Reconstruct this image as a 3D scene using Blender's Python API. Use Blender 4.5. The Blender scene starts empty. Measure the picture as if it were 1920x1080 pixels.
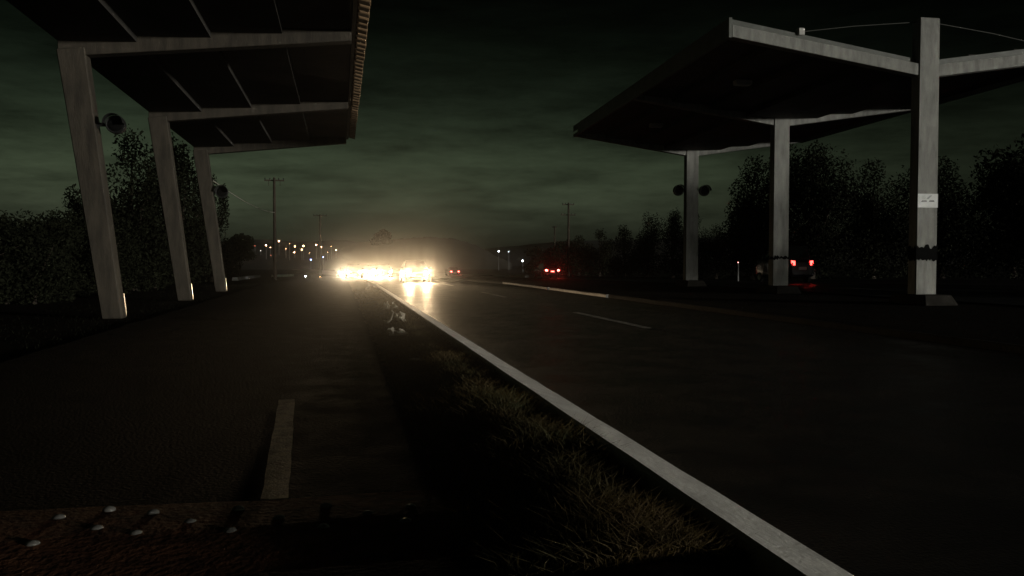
import bpy, bmesh, math, random
import numpy as np
from mathutils import Vector, Matrix

R = math.radians
sc = bpy.context.scene
COL = sc.collection
random.seed(7)
RNG = np.random.default_rng(11)

# ------------------------------------------------------------------ camera
CAM_H = 1.30
YAW, PITCH = R(12.1), R(1.9)          # the camera looks a little across the road, slightly down
cam_d = bpy.data.cameras.new('camera')
cam = bpy.data.objects.new('camera', cam_d)
COL.objects.link(cam)
cam_d.sensor_width = 36.0
cam_d.lens = 1500 / 1920 * 36.0
cam_d.clip_start = 0.05
cam_d.clip_end = 8000
cam.location = (0, 0, CAM_H)
cam.rotation_euler = (R(90) - PITCH, 0, -YAW)
sc.camera = cam

# ------------------------------------------------------------------ exposure
sc.view_settings.view_transform = 'Standard'
sc.view_settings.look = 'None'
sc.view_settings.exposure = 0.0
sc.view_settings.gamma = 1.0
sc.view_settings.use_curve_mapping = False

sc.cycles.max_bounces = 4
sc.cycles.diffuse_bounces = 2
sc.cycles.glossy_bounces = 2
sc.cycles.volume_bounces = 0
sc.cycles.sample_clamp_indirect = 0.0

# ------------------------------------------------------------------ sun (stands in for car headlights behind the camera)
SUN_EL, SUN_AZ = R(2.6), R(130)        # azimuth clockwise from +Y, where the light comes from
sun_d = bpy.data.lights.new('sun', 'SUN')
sun_d.energy = 1.6
sun_d.angle = R(3)
sun_d.color = (1.0, 0.97, 0.88)
sun = bpy.data.objects.new('sun', sun_d)
COL.objects.link(sun)
sdir = Vector((math.sin(SUN_AZ) * math.cos(SUN_EL), math.cos(SUN_AZ) * math.cos(SUN_EL), math.sin(SUN_EL)))
sun.rotation_euler = sdir.to_track_quat('Z', 'Y').to_euler()
sun.location = (6, -14, 14)

# ------------------------------------------------------------------ world
world = bpy.data.worlds.new('World')
sc.world = world
world.use_nodes = True
world.cycles.sampling_method = 'NONE'
wt = world.node_tree
wt.nodes.clear()
def wn(t, **kw):
    n = wt.nodes.new(t)
    for k, v in kw.items():
        setattr(n, k, v)
    return n
w_out = wn('ShaderNodeOutputWorld')
w_bg = wn('ShaderNodeBackground')
w_bg.inputs['Strength'].default_value = 0.05
sky = wn('ShaderNodeTexSky', sky_type='NISHITA', sun_disc=False, sun_elevation=SUN_EL, sun_rotation=SUN_AZ)
sky.dust_density = 3.0
tc = wn('ShaderNodeTexCoord')
sep = wn('ShaderNodeSeparateXYZ')
wt.links.new(tc.outputs['Generated'], sep.inputs[0])
# heavy cloud deck overhead, thinner towards the horizon
ramp = wn('ShaderNodeValToRGB')
ramp.color_ramp.interpolation = 'B_SPLINE'
els = ramp.color_ramp.elements
els[0].position = 0.0; els[0].color = (0.90, 1.0, 0.66, 1)
els[1].position = 1.0; els[1].color = (0.004, 0.006, 0.0045, 1)
for p, c in ((0.07, (0.48, 0.63, 0.36)), (0.14, (0.175, 0.25, 0.145)), (0.20, (0.054, 0.086, 0.052)), (0.28, (0.007, 0.012, 0.007)), (0.45, (0.0024, 0.004, 0.0026))):
    e = els.new(p); e.color = (*c, 1)
wt.links.new(sep.outputs['Z'], ramp.inputs[0])
mp = wn('ShaderNodeMapping')
mp.inputs['Scale'].default_value = (3.2, 3.2, 17.0)
wt.links.new(tc.outputs['Generated'], mp.inputs[0])
cl = wn('ShaderNodeTexNoise')
cl.inputs['Scale'].default_value = 1.6
cl.inputs['Detail'].default_value = 7
cl.inputs['Roughness'].default_value = 0.68
wt.links.new(mp.outputs[0], cl.inputs['Vector'])
clr = wn('ShaderNodeMapRange')
clr.inputs['From Min'].default_value = 0.30
clr.inputs['From Max'].default_value = 0.72
clr.inputs['To Min'].default_value = 0.30
clr.inputs['To Max'].default_value = 1.35
wt.links.new(cl.outputs['Fac'], clr.inputs['Value'])
m1 = wn('ShaderNodeMix', data_type='RGBA', blend_type='MULTIPLY'); m1.inputs[0].default_value = 1.0
bw = wn('ShaderNodeRGBToBW'); wt.links.new(sky.outputs[0], bw.inputs[0]); wt.links.new(bw.outputs[0], m1.inputs[6]); wt.links.new(ramp.outputs[0], m1.inputs[7])
m2 = wn('ShaderNodeVectorMath', operation='SCALE')
wt.links.new(m1.outputs[2], m2.inputs[0]); wt.links.new(clr.outputs[0], m2.inputs['Scale'])
m3 = wn('ShaderNodeVectorMath', operation='SCALE')
m3.inputs['Scale'].default_value = 2.0            # night: a small fraction of daylight
# the glow of the town ahead thins out away from the road's direction
hd = wn('ShaderNodeVectorMath', operation='MULTIPLY'); hd.inputs[1].default_value = (1, 1, 0)
hn = wn('ShaderNodeVectorMath', operation='NORMALIZE')
hdot = wn('ShaderNodeVectorMath', operation='DOT_PRODUCT'); hdot.inputs[1].default_value = (math.sin(R(2)), math.cos(R(2)), 0)
hr = wn('ShaderNodeMapRange', interpolation_type='SMOOTHSTEP')
hr.inputs['From Min'].default_value = 0.74; hr.inputs['From Max'].default_value = 1.0
hr.inputs['To Min'].default_value = 0.40; hr.inputs['To Max'].default_value = 1.12
m4 = wn('ShaderNodeVectorMath', operation='SCALE')
wt.links.new(tc.outputs['Generated'], hd.inputs[0]); wt.links.new(hd.outputs[0], hn.inputs[0]); wt.links.new(hn.outputs[0], hdot.inputs[0])
wt.links.new(hdot.outputs['Value'], hr.inputs['Value']); wt.links.new(hr.outputs[0], m4.inputs['Scale'])
wt.links.new(m2.outputs[0], m4.inputs[0]); wt.links.new(m4.outputs[0], m3.inputs[0])
wt.links.new(m3.outputs[0], w_bg.inputs['Color'])
wt.links.new(w_bg.outputs[0], w_out.inputs['Surface'])

# ------------------------------------------------------------------ placing helpers
SY, CY, SP, CP = math.sin(YAW), math.cos(YAW), math.sin(PITCH), math.cos(PITCH)
FWD = Vector((SY * CP, CY * CP, -SP)); RIGHT = Vector((CY, -SY, 0)); UP = Vector((SY * SP, CY * SP, CP))
EYE = Vector((0, 0, CAM_H))
def P(px, py, d):
    return EYE + FWD * d + RIGHT * ((px - 960) / 1500 * d) + UP * (-(py - 540) / 1500 * d)
def G(px, py, z=0.0):
    v = FWD + RIGHT * ((px - 960) / 1500) + UP * (-(py - 540) / 1500)
    return EYE + v * ((z - CAM_H) / v.z)
def gz(y):                         # the road falls away gently
    return -0.011 * min(max(y - 45, 0), 120)
def bend(y):                       # and curves to the left
    if y < 50: return 0.0
    if y < 200: return -0.0004 * (y - 50) ** 2
    return -9.0 - 0.12 * (y - 200)
def road_angle(y):
    return math.atan2(-(bend(y + 0.5) - bend(y - 0.5)), 1.0)

# ------------------------------------------------------------------ materials
MATS = {}
def mat(name, col, rough=0.7, metal=0.0, var=0.0, vscale=3.0, bump=0.0, bscale=40.0, col2=None, spec=0.5, rvar=0.0, stretch=None, coat=0.0):
    m = bpy.data.materials.new(name); m.use_nodes = True
    nt = m.node_tree; b = nt.nodes['Principled BSDF']
    b.inputs['Base Color'].default_value = (*col, 1)
    b.inputs['Roughness'].default_value = rough
    b.inputs['Metallic'].default_value = metal
    b.inputs['Specular IOR Level'].default_value = spec
    b.inputs['Coat Weight'].default_value = coat
    t = nt.nodes.new('ShaderNodeTexCoord')
    src = t.outputs['Object']
    if stretch:
        mm = nt.nodes.new('ShaderNodeMapping'); mm.inputs['Scale'].default_value = stretch
        nt.links.new(src, mm.inputs[0]); src = mm.outputs[0]
    if var > 0 or col2:
        n = nt.nodes.new('ShaderNodeTexNoise'); n.inputs['Scale'].default_value = vscale
        n.inputs['Detail'].default_value = 8; n.inputs['Roughness'].default_value = 0.65
        nt.links.new(src, n.inputs['Vector'])
        r = nt.nodes.new('ShaderNodeValToRGB')
        lo = col2 if col2 else tuple(c * (1 - var) for c in col)
        r.color_ramp.elements[0].position = 0.36; r.color_ramp.elements[0].color = (*lo, 1)
        r.color_ramp.elements[1].position = 0.62; r.color_ramp.elements[1].color = (*col, 1)
        nt.links.new(n.outputs['Fac'], r.inputs[0]); nt.links.new(r.outputs[0], b.inputs['Base Color'])
        if rvar > 0:
            q = nt.nodes.new('ShaderNodeMapRange')
            q.inputs['From Min'].default_value = 0.3; q.inputs['From Max'].default_value = 0.7
            q.inputs['To Min'].default_value = rough - rvar; q.inputs['To Max'].default_value = rough + rvar
            nt.links.new(n.outputs['Fac'], q.inputs['Value']); nt.links.new(q.outputs[0], b.inputs['Roughness'])
    if bump > 0:
        n2 = nt.nodes.new('ShaderNodeTexNoise'); n2.inputs['Scale'].default_value = bscale
        n2.inputs['Detail'].default_value = 5
        nt.links.new(src, n2.inputs['Vector'])
        bp = nt.nodes.new('ShaderNodeBump'); bp.inputs['Strength'].default_value = bump
        bp.inputs['Distance'].default_value = 0.02
        nt.links.new(n2.outputs['Fac'], bp.inputs['Height']); nt.links.new(bp.outputs[0], b.inputs['Normal'])
    MATS[name] = m
    return m
def emit(name, col, strength):
    m = bpy.data.materials.new(name); m.use_nodes = True
    b = m.node_tree.nodes['Principled BSDF']
    b.inputs['Base Color'].default_value = (*[min(c, 0.8) for c in col], 1)
    b.inputs['Emission Color'].default_value = (*col, 1)
    b.inputs['Emission Strength'].default_value = strength
    m.cycles.emission_sampling = 'NONE'
    MATS[name] = m
    return m
mat('asphalt', (0.016, 0.0155, 0.0135), 0.50, spec=0.35, var=0.45, vscale=1.4, bump=0.5, bscale=48, rvar=0.16)
mat('old_asphalt', (0.014, 0.011, 0.008), 0.8, spec=0.08, var=0.5, vscale=2.2, bump=0.6, bscale=38, rvar=0.12)
mat('soil', (0.024, 0.018, 0.012), 0.95, spec=0.05, var=0.5, vscale=1.1, bump=0.6, bscale=9)
mat('verge_soil', (0.075, 0.050, 0.030), 0.85, var=0.55, vscale=4.0, bump=0.9, bscale=22)
mat('hill', (0.040, 0.036, 0.024), 0.95, var=0.5, vscale=0.05)
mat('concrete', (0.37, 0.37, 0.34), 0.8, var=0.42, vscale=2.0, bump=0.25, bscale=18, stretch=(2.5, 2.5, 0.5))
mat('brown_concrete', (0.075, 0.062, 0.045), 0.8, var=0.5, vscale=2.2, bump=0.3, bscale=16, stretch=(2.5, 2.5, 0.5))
mat('stay', (0.10, 0.10, 0.09), 0.5, var=0.2, vscale=6)
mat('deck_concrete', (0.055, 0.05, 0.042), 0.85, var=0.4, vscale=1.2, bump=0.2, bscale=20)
mat('trim', (0.16, 0.17, 0.15), 0.6, var=0.3, vscale=2)
mat('tile', (0.30, 0.19, 0.10), 0.7, var=0.35, vscale=5)
mat('kerb_paint', (0.86, 0.84, 0.78), 0.65, var=0.28, vscale=3.5, bump=0.3, bscale=30)
mat('kerb_dim', (0.05, 0.046, 0.04), 0.95, spec=0.05, var=0.4, vscale=1.6, bump=0.3, bscale=20)  # darkened copy: dimness away from the headlights put into the kerb colour
mat('kerb_lit', (0.34, 0.32, 0.28), 0.7, var=0.4, vscale=2.0, bump=0.3, bscale=25)  # paler copy: headlight brightness on the median kerb put into its colour
mat('road_paint', (0.75, 0.73, 0.66), 0.6, col2=(0.22, 0.21, 0.19), vscale=5.0, bump=0.3, bscale=60)
mat('worn_paint', (0.62, 0.55, 0.40), 0.6, col2=(0.16, 0.13, 0.09), vscale=9.0, bump=0.5, bscale=60)
mat('bump_paint_tint', (0.22, 0.10, 0.055), 0.85, spec=0.1, col2=(0.08, 0.042, 0.026), vscale=6.0, bump=0.8, bscale=30)  # brown paint, with the red tint of tail lights mixed into its colour
mat('stud', (0.24, 0.23, 0.21), 0.12, var=0.3, vscale=20, coat=0.5)
mat('stone', (0.13, 0.125, 0.115), 0.7, var=0.4, vscale=6, bump=0.4, bscale=30)
mat('plastic_bag', (0.72, 0.66, 0.55), 0.22, var=0.3, vscale=6, coat=0.3)
nt = MATS['plastic_bag'].node_tree
_b = nt.nodes['Principled BSDF']; _t = nt.nodes.new('ShaderNodeBsdfTranslucent'); _m = nt.nodes.new('ShaderNodeMixShader')
_t.inputs['Color'].default_value = (0.8, 0.75, 0.62, 1); _m.inputs[0].default_value = 0.5
nt.links.new(_b.outputs[0], _m.inputs[1]); nt.links.new(_t.outputs[0], _m.inputs[2]); nt.links.new(_m.outputs[0], nt.nodes['Material Output'].inputs['Surface'])
mat('steel', (0.62, 0.60, 0.55), 0.28, metal=1.0, var=0.3, vscale=6)
mat('dark_metal', (0.020, 0.020, 0.020), 0.55, var=0.3, vscale=8)
mat('wet_kerb', (0.85, 0.84, 0.80), 0.22, var=0.3, vscale=2.0, bump=0.8, bscale=5, coat=0.8)
mat('grey_metal', (0.30, 0.30, 0.29), 0.45, metal=0.4, var=0.2, vscale=6)
mat('rubber', (0.010, 0.010, 0.010), 1.0, spec=0.02, var=0.3, vscale=10)
mat('sign_white', (0.86, 0.88, 0.86), 0.45, var=0.10, vscale=6)
mat('sign_dark', (0.03, 0.035, 0.035), 0.6, var=0.2, vscale=9)
mat('sign_grey', (0.46, 0.50, 0.49), 0.6, var=0.2, vscale=9)
mat('fixture', (0.62, 0.61, 0.57), 0.5, var=0.2, vscale=6)
mat('wood', (0.075, 0.055, 0.038), 0.85, var=0.4, vscale=4, stretch=(4, 4, 0.4))
mat('bark', (0.060, 0.045, 0.032), 0.9, var=0.4, vscale=5, bump=0.5, bscale=20)
mat('leaf', (0.015, 0.017, 0.009), 0.85, spec=0.08, var=0.5, vscale=0.7)
mat('leaf_dry', (0.085, 0.075, 0.035), 0.65, var=0.5, vscale=0.8)
mat('grass', (0.16, 0.108, 0.048), 0.85, col2=(0.065, 0.068, 0.026), vscale=1.2)
nt = MATS['grass'].node_tree
_b = nt.nodes['Principled BSDF']; _t = nt.nodes.new('ShaderNodeBsdfTranslucent'); _m = nt.nodes.new('ShaderNodeMixShader')
_t.inputs['Color'].default_value = (0.16, 0.12, 0.045, 1); _m.inputs[0].default_value = 0.40
nt.links.new(_b.outputs[0], _m.inputs[1]); nt.links.new(_t.outputs[0], _m.inputs[2]); nt.links.new(_m.outputs[0], nt.nodes['Material Output'].inputs['Surface'])
mat('cable', (0.55, 0.52, 0.45), 0.45, var=0.1, vscale=6)
mat('glass', (0.015, 0.017, 0.018), 0.06, var=0.1, vscale=4, coat=0.5)
mat('tyre', (0.014, 0.014, 0.014), 0.8, var=0.2, vscale=12)
mat('rim', (0.45, 0.45, 0.46), 0.3, metal=0.9, var=0.1, vscale=8)
mat('plate', (0.5, 0.5, 0.47), 0.4, var=0.1, vscale=12)
mat('silver_paint', (0.40, 0.40, 0.40), 0.28, metal=0.5, var=0.08, vscale=4, coat=0.6)
mat('white_paint', (0.66, 0.66, 0.64), 0.3, var=0.08, vscale=4, coat=0.6)
mat('dark_paint', (0.030, 0.032, 0.040), 0.25, var=0.1, vscale=4, coat=0.6)
mat('red_paint', (0.20, 0.02, 0.018), 0.28, var=0.1, vscale=4, coat=0.6)
emit('headlight_glow', (1.0, 0.90, 0.70), 60)
emit('tail_glow', (1.0, 0.05, 0.04), 10)
emit('tail_glow_hot', (1.0, 0.10, 0.08), 26)
emit('plate_glow', (1.0, 0.85, 0.62), 1.5)
emit('warm_lamp', (1.0, 0.55, 0.28), 30)
emit('white_lamp', (0.85, 0.93, 1.0), 26)
emit('blue_lamp', (0.30, 0.40, 1.0), 8)
emit('red_lamp', (1.0, 0.25, 0.14), 5)
emit('pink_lamp', (1.0, 0.42, 0.36), 6)

# ------------------------------------------------------------------ mesh helpers
class MB:
    def __init__(self):
        self.v = []; self.f = []
    def add(self, vs, fs):
        o = len(self.v)
        self.v += [tuple(p) for p in vs]
        self.f += [tuple(i + o for i in f) for f in fs]
        return self
    def hexa(self, p):              # bottom 4 (ccw), top 4
        return self.add(p, [(3, 2, 1, 0), (4, 5, 6, 7), (0, 1, 5, 4), (1, 2, 6, 5), (2, 3, 7, 6), (3, 0, 4, 7)])
    def box(self, x0, x1, y0, y1, z0, z1):
        return self.hexa([(x0, y0, z0), (x1, y0, z0), (x1, y1, z0), (x0, y1, z0), (x0, y0, z1), (x1, y0, z1), (x1, y1, z1), (x0, y1, z1)])
    def tube(self, pts, rads, n=8, cap=True):
        pts = [Vector(p) for p in pts]; o = len(self.v); vs = []; fs = []
        if not hasattr(rads, '__len__'): rads = [rads] * len(pts)
        for i, p in enumerate(pts):
            t = (pts[min(i + 1, len(pts) - 1)] - pts[max(i - 1, 0)]).normalized()
            a = t.cross(Vector((0, 0, 1)))
            if a.length < 1e-3: a = Vector((1, 0, 0))
            a.normalize(); b = t.cross(a).normalized()
            for k in range(n):
                an = 2 * math.pi * k / n
                vs.append(p + a * math.cos(an) * rads[i] + b * math.sin(an) * rads[i])
        for i in range(len(pts) - 1):
            for k in range(n):
                fs.append((i * n + k, i * n + (k + 1) % n, (i + 1) * n + (k + 1) % n, (i + 1) * n + k))
        if cap:
            fs.append(tuple(range(n))[::-1]); fs.append(tuple((len(pts) - 1) * n + k for k in range(n)))
        return self.add(vs, fs)
    def lathe(self, origin, axis, prof, n=16):   # prof: (distance along axis, radius)
        ax = Vector(axis).normalized()
        o = Vector(origin)
        a = ax.orthogonal().normalized(); b = ax.cross(a)
        vs = []; fs = []
        for h, r in prof:
            for k in range(n):
                an = 2 * math.pi * k / n
                vs.append(o + ax * h + (a * math.cos(an) + b * math.sin(an)) * max(r, 0.0005))
        for i in range(len(prof) - 1):
            for k in range(n):
                fs.append((i * n + k, i * n + (k + 1) % n, (i + 1) * n + (k + 1) % n, (i + 1) * n + k))
        fs.append(tuple(range(n))[::-1]); fs.append(tuple((len(prof) - 1) * n + k for k in range(n)))
        return self.add(vs, fs)
    def mesh(self, name, m, smooth=False, bevel=0.0):
        me = bpy.data.meshes.new(name)
        me.from_pydata(self.v, [], self.f)
        bm = bmesh.new(); bm.from_mesh(me)
        bmesh.ops.recalc_face_normals(bm, faces=bm.faces)
        if bevel > 0:
            bmesh.ops.bevel(bm, geom=list(bm.edges), offset=bevel, segments=1, affect='EDGES', profile=0.5)
        bm.to_mesh(me); bm.free()
        if smooth:
            me.polygons.foreach_set('use_smooth', [True] * len(me.polygons))
        me.materials.append(MATS[m])
        return me
    def build(self, name, m, parent=None, smooth=False, bevel=0.0):
        return link(name, self.mesh(name, m, smooth, bevel), parent)
def link(name, me, parent=None, loc=None):
    o = bpy.data.objects.new(name, me); COL.objects.link(o)
    if parent: o.parent = parent
    if loc is not None: o.location = loc
    return o
def thing(name, label, cat, loc=(0, 0, 0), rz=0.0, group=None):
    o = bpy.data.objects.new(name, None); COL.objects.link(o)
    o.empty_display_size = 0.2
    o.location = loc; o.rotation_euler = (0, 0, rz)
    return tag(o, label, cat, group)
def tag(o, label, cat, group=None):
    o['label'] = label; o['category'] = cat
    if group: o['group'] = group
    return o
def struct(o):
    o['kind'] = 'structure'; return o

# ------------------------------------------------------------------ ground and roads
def strip(name, x0, x1, z, m, ys, follow=True, wob=0.0):
    vs = []; fs = []
    for i, y in enumerate(ys):
        b = bend(y) if follow else 0
        w0 = wob * (random.random() - .5); w1 = wob * (random.random() - .5)
        vs += [(x0 + b + w0, y, gz(y) + z), (x1 + b + w1, y, gz(y) + z)]
        if i: fs.append((2 * i - 2, 2 * i - 1, 2 * i + 1, 2 * i))
    mb = MB().add(vs, fs)
    return struct(mb.build(name, m))
YS = [-30 + 3 * i for i in range(70)] + [180 + 12 * i for i in range(32)]
gx = [-1500, -600, -200, -80, -30, -4.5, 3, 10, 19, 29, 60, 200, 600, 1500]
gy = [-300, -60, -10, 20, 45, 60, 90, 120, 165, 250, 500, 900, 1500]
gv = [(x, y, gz(y) - 0.035) for y in gy for x in gx]
n_ = len(gx)
gf = [(j * n_ + i, j * n_ + i + 1, (j + 1) * n_ + i + 1, (j + 1) * n_ + i) for j in range(len(gy) - 1) for i in range(n_ - 1)]
struct(MB().add(gv, gf).build('ground', 'soil'))
strip('main_road', 1.99, 9.36, 0.0, 'asphalt', YS)
strip('opposite_road', 19.7, 28.8, 0.0, 'asphalt', YS)
LANE_YS = [-20 + 1.0 * i for i in range(96)]
strip('old_toll_lane', -4.3, 0.62, 0.0, 'old_asphalt', LANE_YS, wob=0.16)
def verge_h(x, y):
    return 0.015 + 0.10 * math.exp(-((x - 1.25) / .36) ** 2) + 0.015 * math.sin(y * 0.9)
# verge between the old lane and the kerb: uneven soil
vs = []; fs = []
vy = [-6 + 0.25 * i for i in range(260)]
vx = [0.45, 0.65, 0.85, 1.05, 1.25, 1.45, 1.64]
for j, y in enumerate(vy):
    for i, x in enumerate(vx):
        h = verge_h(x, y) + random.uniform(-.018, .018)
        if i == 0: h = -0.015
        vs.append((x + bend(y) + (random.uniform(-.04, .04) if i < len(vx) - 1 else 0), y, gz(y) + h))
for j in range(len(vy) - 1):
    for i in range(len(vx) - 1):
        a = j * len(vx) + i
        fs.append((a, a + 1, a + 1 + len(vx), a + len(vx)))
struct(MB().add(vs, fs).build('verge', 'verge_soil', smooth=True))
# kerbs: profile swept along the road, slightly uneven
def kerb(name, xc, w, h, m, ys, follow=True, wear=0.006, slope=0.0):
    prof = [(-w / 2, -0.05), (-w / 2, h - 0.02), (-w / 2 + 0.02, h), (w / 2 - 0.03, h - slope), (w / 2, h - slope - 0.03), (w / 2, -0.05)]
    vs = []; fs = []; k = len(prof)
    for i, y in enumerate(ys):
        b = bend(y) if follow else 0
        for (px, pz) in prof:
            vs.append((xc + b + px + random.uniform(-wear, wear), y, gz(y) + pz + (random.uniform(-wear, wear) if pz > 0 else 0)))
        if i:
            for q in range(k - 1):
                a = (i - 1) * k + q
                fs.append((a, a + 1, a + 1 + k, a + k))
    fs.append(tuple(range(k))); fs.append(tuple((len(ys) - 1) * k + q for q in range(k)))
    return MB().add(vs, fs).build(name, m)
struct(kerb('kerb', 1.815, 0.38, 0.165, 'kerb_paint', [-6 + 0.4 * i for i in range(330)], slope=0.105, wear=0.0022))
struct(kerb('median_kerb', 9.47, 0.17, 0.11, 'kerb_dim', [-6 + 0.9 * i for i in range(38)]))
struct(kerb('median_kerb', 9.47, 0.15, 0.10, 'kerb_lit', [27.6 + 0.8 * i for i in range(11)]))
struct(kerb('median_kerb', 9.47, 0.15, 0.10, 'kerb_lit', [36.1 + 0.8 * i for i in range(14)]))
struct(kerb('median_kerb', 9.47, 0.17, 0.10, 'kerb_dim', [46.8 + 0.9 * i for i in range(50)]))
# lane markings
def dash(name, xc, w, y0, y1, m, z=0.005, skew=0.0):
    n = 12; vs = []; fs = []
    for i in range(n + 1):
        y = y0 + (y1 - y0) * i / n; bx = bend(y) + skew * (i / n - .5)
        vs += [(xc + bx - w / 2 + random.uniform(-.004, .004), y, gz(y) + z), (xc + bx + w / 2 + random.uniform(-.004, .004), y, gz(y) + z)]
        if i: fs.append((2 * i - 2, 2 * i - 1, 2 * i + 1, 2 * i))
    return struct(MB().add(vs, fs).build(name, m))
for y0 in (14.6, 28.4, 42.2, 56, 70, 84, 98):
    dash('lane_marking', 5.85, 0.18, y0, y0 + 5.0, 'road_paint')
for y0 in (2, 16, 30, 44, 58, 72):
    dash('lane_marking', 24.2, 0.13, y0, y0 + 5.0, 'road_paint')
dash('lane_marking', -0.43, 0.145, 4.50, 7.75, 'worn_paint', 0.006, -0.14)

# hills far behind
def hill(name, d0, depth, tops, m='hill'):
    """tops: (px, py) ridge line, built at distance d0 with slopes before and behind"""
    vs = []; fs = []; rows = [(-0.5, 0.0), (-0.32, 0.35), (-0.15, 0.75), (0, 1.0), (0.2, 0.8), (0.5, 0.0)]
    n = 70; xs = [tops[0][0] + (tops[-1][0] - tops[0][0]) * i / n for i in range(n + 1)]
    for (rd, rh) in rows:
        for x in xs:
            for a, b in zip(tops, tops[1:]):
                if a[0] <= x <= b[0]:
                    py = a[1] + (b[1] - a[1]) * (x - a[0]) / max(b[0] - a[0], 1e-6); break
            p = P(x, py, d0)
            s = (d0 + rd * depth) / d0
            base = -1.6
            z = base + (p.z - base) * rh + (random.uniform(-.25, .25) if rh > 0 else 0)
            vs.append((p.x * s, p.y * s, z))
    k = n + 1
    for j in range(len(rows) - 1):
        for i in range(n):
            fs.append((j * k + i, j * k + i + 1, (j + 1) * k + i + 1, (j + 1) * k + i))
    return struct(MB().add(vs, fs).build(name, m, smooth=True))
hill('hill', 380, 240, [(-700, 440), (100, 446), (380, 452), (470, 449), (560, 453), (640, 451), (700, 455), (740, 470), (800, 494)])
hill('hill', 330, 120, [(590, 488), (660, 458), (730, 449), (800, 444), (850, 447), (890, 458), (925, 478), (960, 494)])
hill('hill', 640, 300, [(820, 490), (900, 466), (960, 462), (1050, 452), (1160, 450), (1300, 446), (1700, 430), (2200, 432), (2600, 450)])

# ------------------------------------------------------------------ canopy of the old toll plaza the camera stands beside
LC = (-5.15, 20.1, 0.0)
lc = thing('toll_canopy', 'brown concrete canopy with leaning columns and tile-edged roof over the old lane', 'canopy', LC)
vcol = [0.0, 8.75, 17.1]
def lz(u): return 6.20 + 0.118 * u
U0, U1 = -1.05, 5.45
for v in vcol:
    c = MB()
    b, t = 0.215, 0.21
    c.hexa([(-b, v - b, -0.02), (b, v - b, -0.02), (b, v + b, -0.02), (-b, v + b, -0.02),
            (-0.78 - .29, v - t, 6.08), (-0.78 + .29, v - t, 6.16), (-0.78 + .29, v + t, 6.16), (-0.78 - .29, v + t, 6.08)])
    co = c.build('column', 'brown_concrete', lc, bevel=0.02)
    g = MB()                       # steel strip added at the column foot to catch a headlight streak
    def ux(z): return 0.215 - 0.705 * z / 6.16
    g.hexa([(ux(0.05) - .01, v + .14, 0.0), (ux(0.05) + .014, v + .14, 0.0), (ux(0.05) + .014, v + .229, 0.0), (ux(0.05) - .01, v + .229, 0.0),
            (ux(.55) - .01, v + .14, .55), (ux(.55) + .014, v + .14, .55), (ux(.55) + .014, v + .229, .55), (ux(.55) - .01, v + .229, .55)])
    g.build('glint_strip', 'steel', co)
    bm_ = MB()
    bm_.hexa([(U0, v - .16, lz(U0) - .15), (U1, v - .16, lz(U1) - .20), (U1, v + .16, lz(U1) - .20), (U0, v + .16, lz(U0) - .15),
              (U0, v - .16, lz(U0) + .36), (U1, v - .16, lz(U1) + .40), (U1, v + .16, lz(U1) + .40), (U0, v + .16, lz(U0) + .36)])
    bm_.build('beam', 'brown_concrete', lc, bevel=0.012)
edges = [U0, 0.62, 2.23, 3.84, U1]
FRONT = -6.4
bays = [(FRONT, vcol[0])] + list(zip(vcol, vcol[1:]))
for (v0, v1) in bays:
    for k in range(4):
        a, b = edges[k], edges[k + 1]
        zk = lz((a + b) / 2) + 0.13
        m = MB(); s = 0.03
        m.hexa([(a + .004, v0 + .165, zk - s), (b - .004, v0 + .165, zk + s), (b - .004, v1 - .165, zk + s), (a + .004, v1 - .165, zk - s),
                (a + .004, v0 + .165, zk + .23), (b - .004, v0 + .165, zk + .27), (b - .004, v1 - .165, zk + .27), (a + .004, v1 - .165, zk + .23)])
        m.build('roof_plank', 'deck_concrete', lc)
fa = MB().box(U1 + .005, U1 + .10, FRONT, 17.3, lz(U1) + .02, lz(U1) + .46)
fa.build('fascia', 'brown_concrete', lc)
rib = MB().hexa([(-.02, -.15, .0), (.26, -.15, -.06), (.26, .15, -.06), (-.02, .15, .0), (-.02, -.12, .20), (.26, -.10, .18), (.26, .10, .18), (-.02, .12, .20)]).mesh('roof_tile', 'tile', bevel=0.02)
nr = 54
for i in range(nr):
    v = FRONT + .2 + 23.4 * i / (nr - 1)
    o = link('roof_tile', rib, lc, (U1 + .125 + random.uniform(-.012, .012), v, lz(U1) + .10 + random.uniform(-.012, .012)))
    o.rotation_euler = (random.uniform(-.04, .04), 0, random.uniform(-.05, .05))

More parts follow.
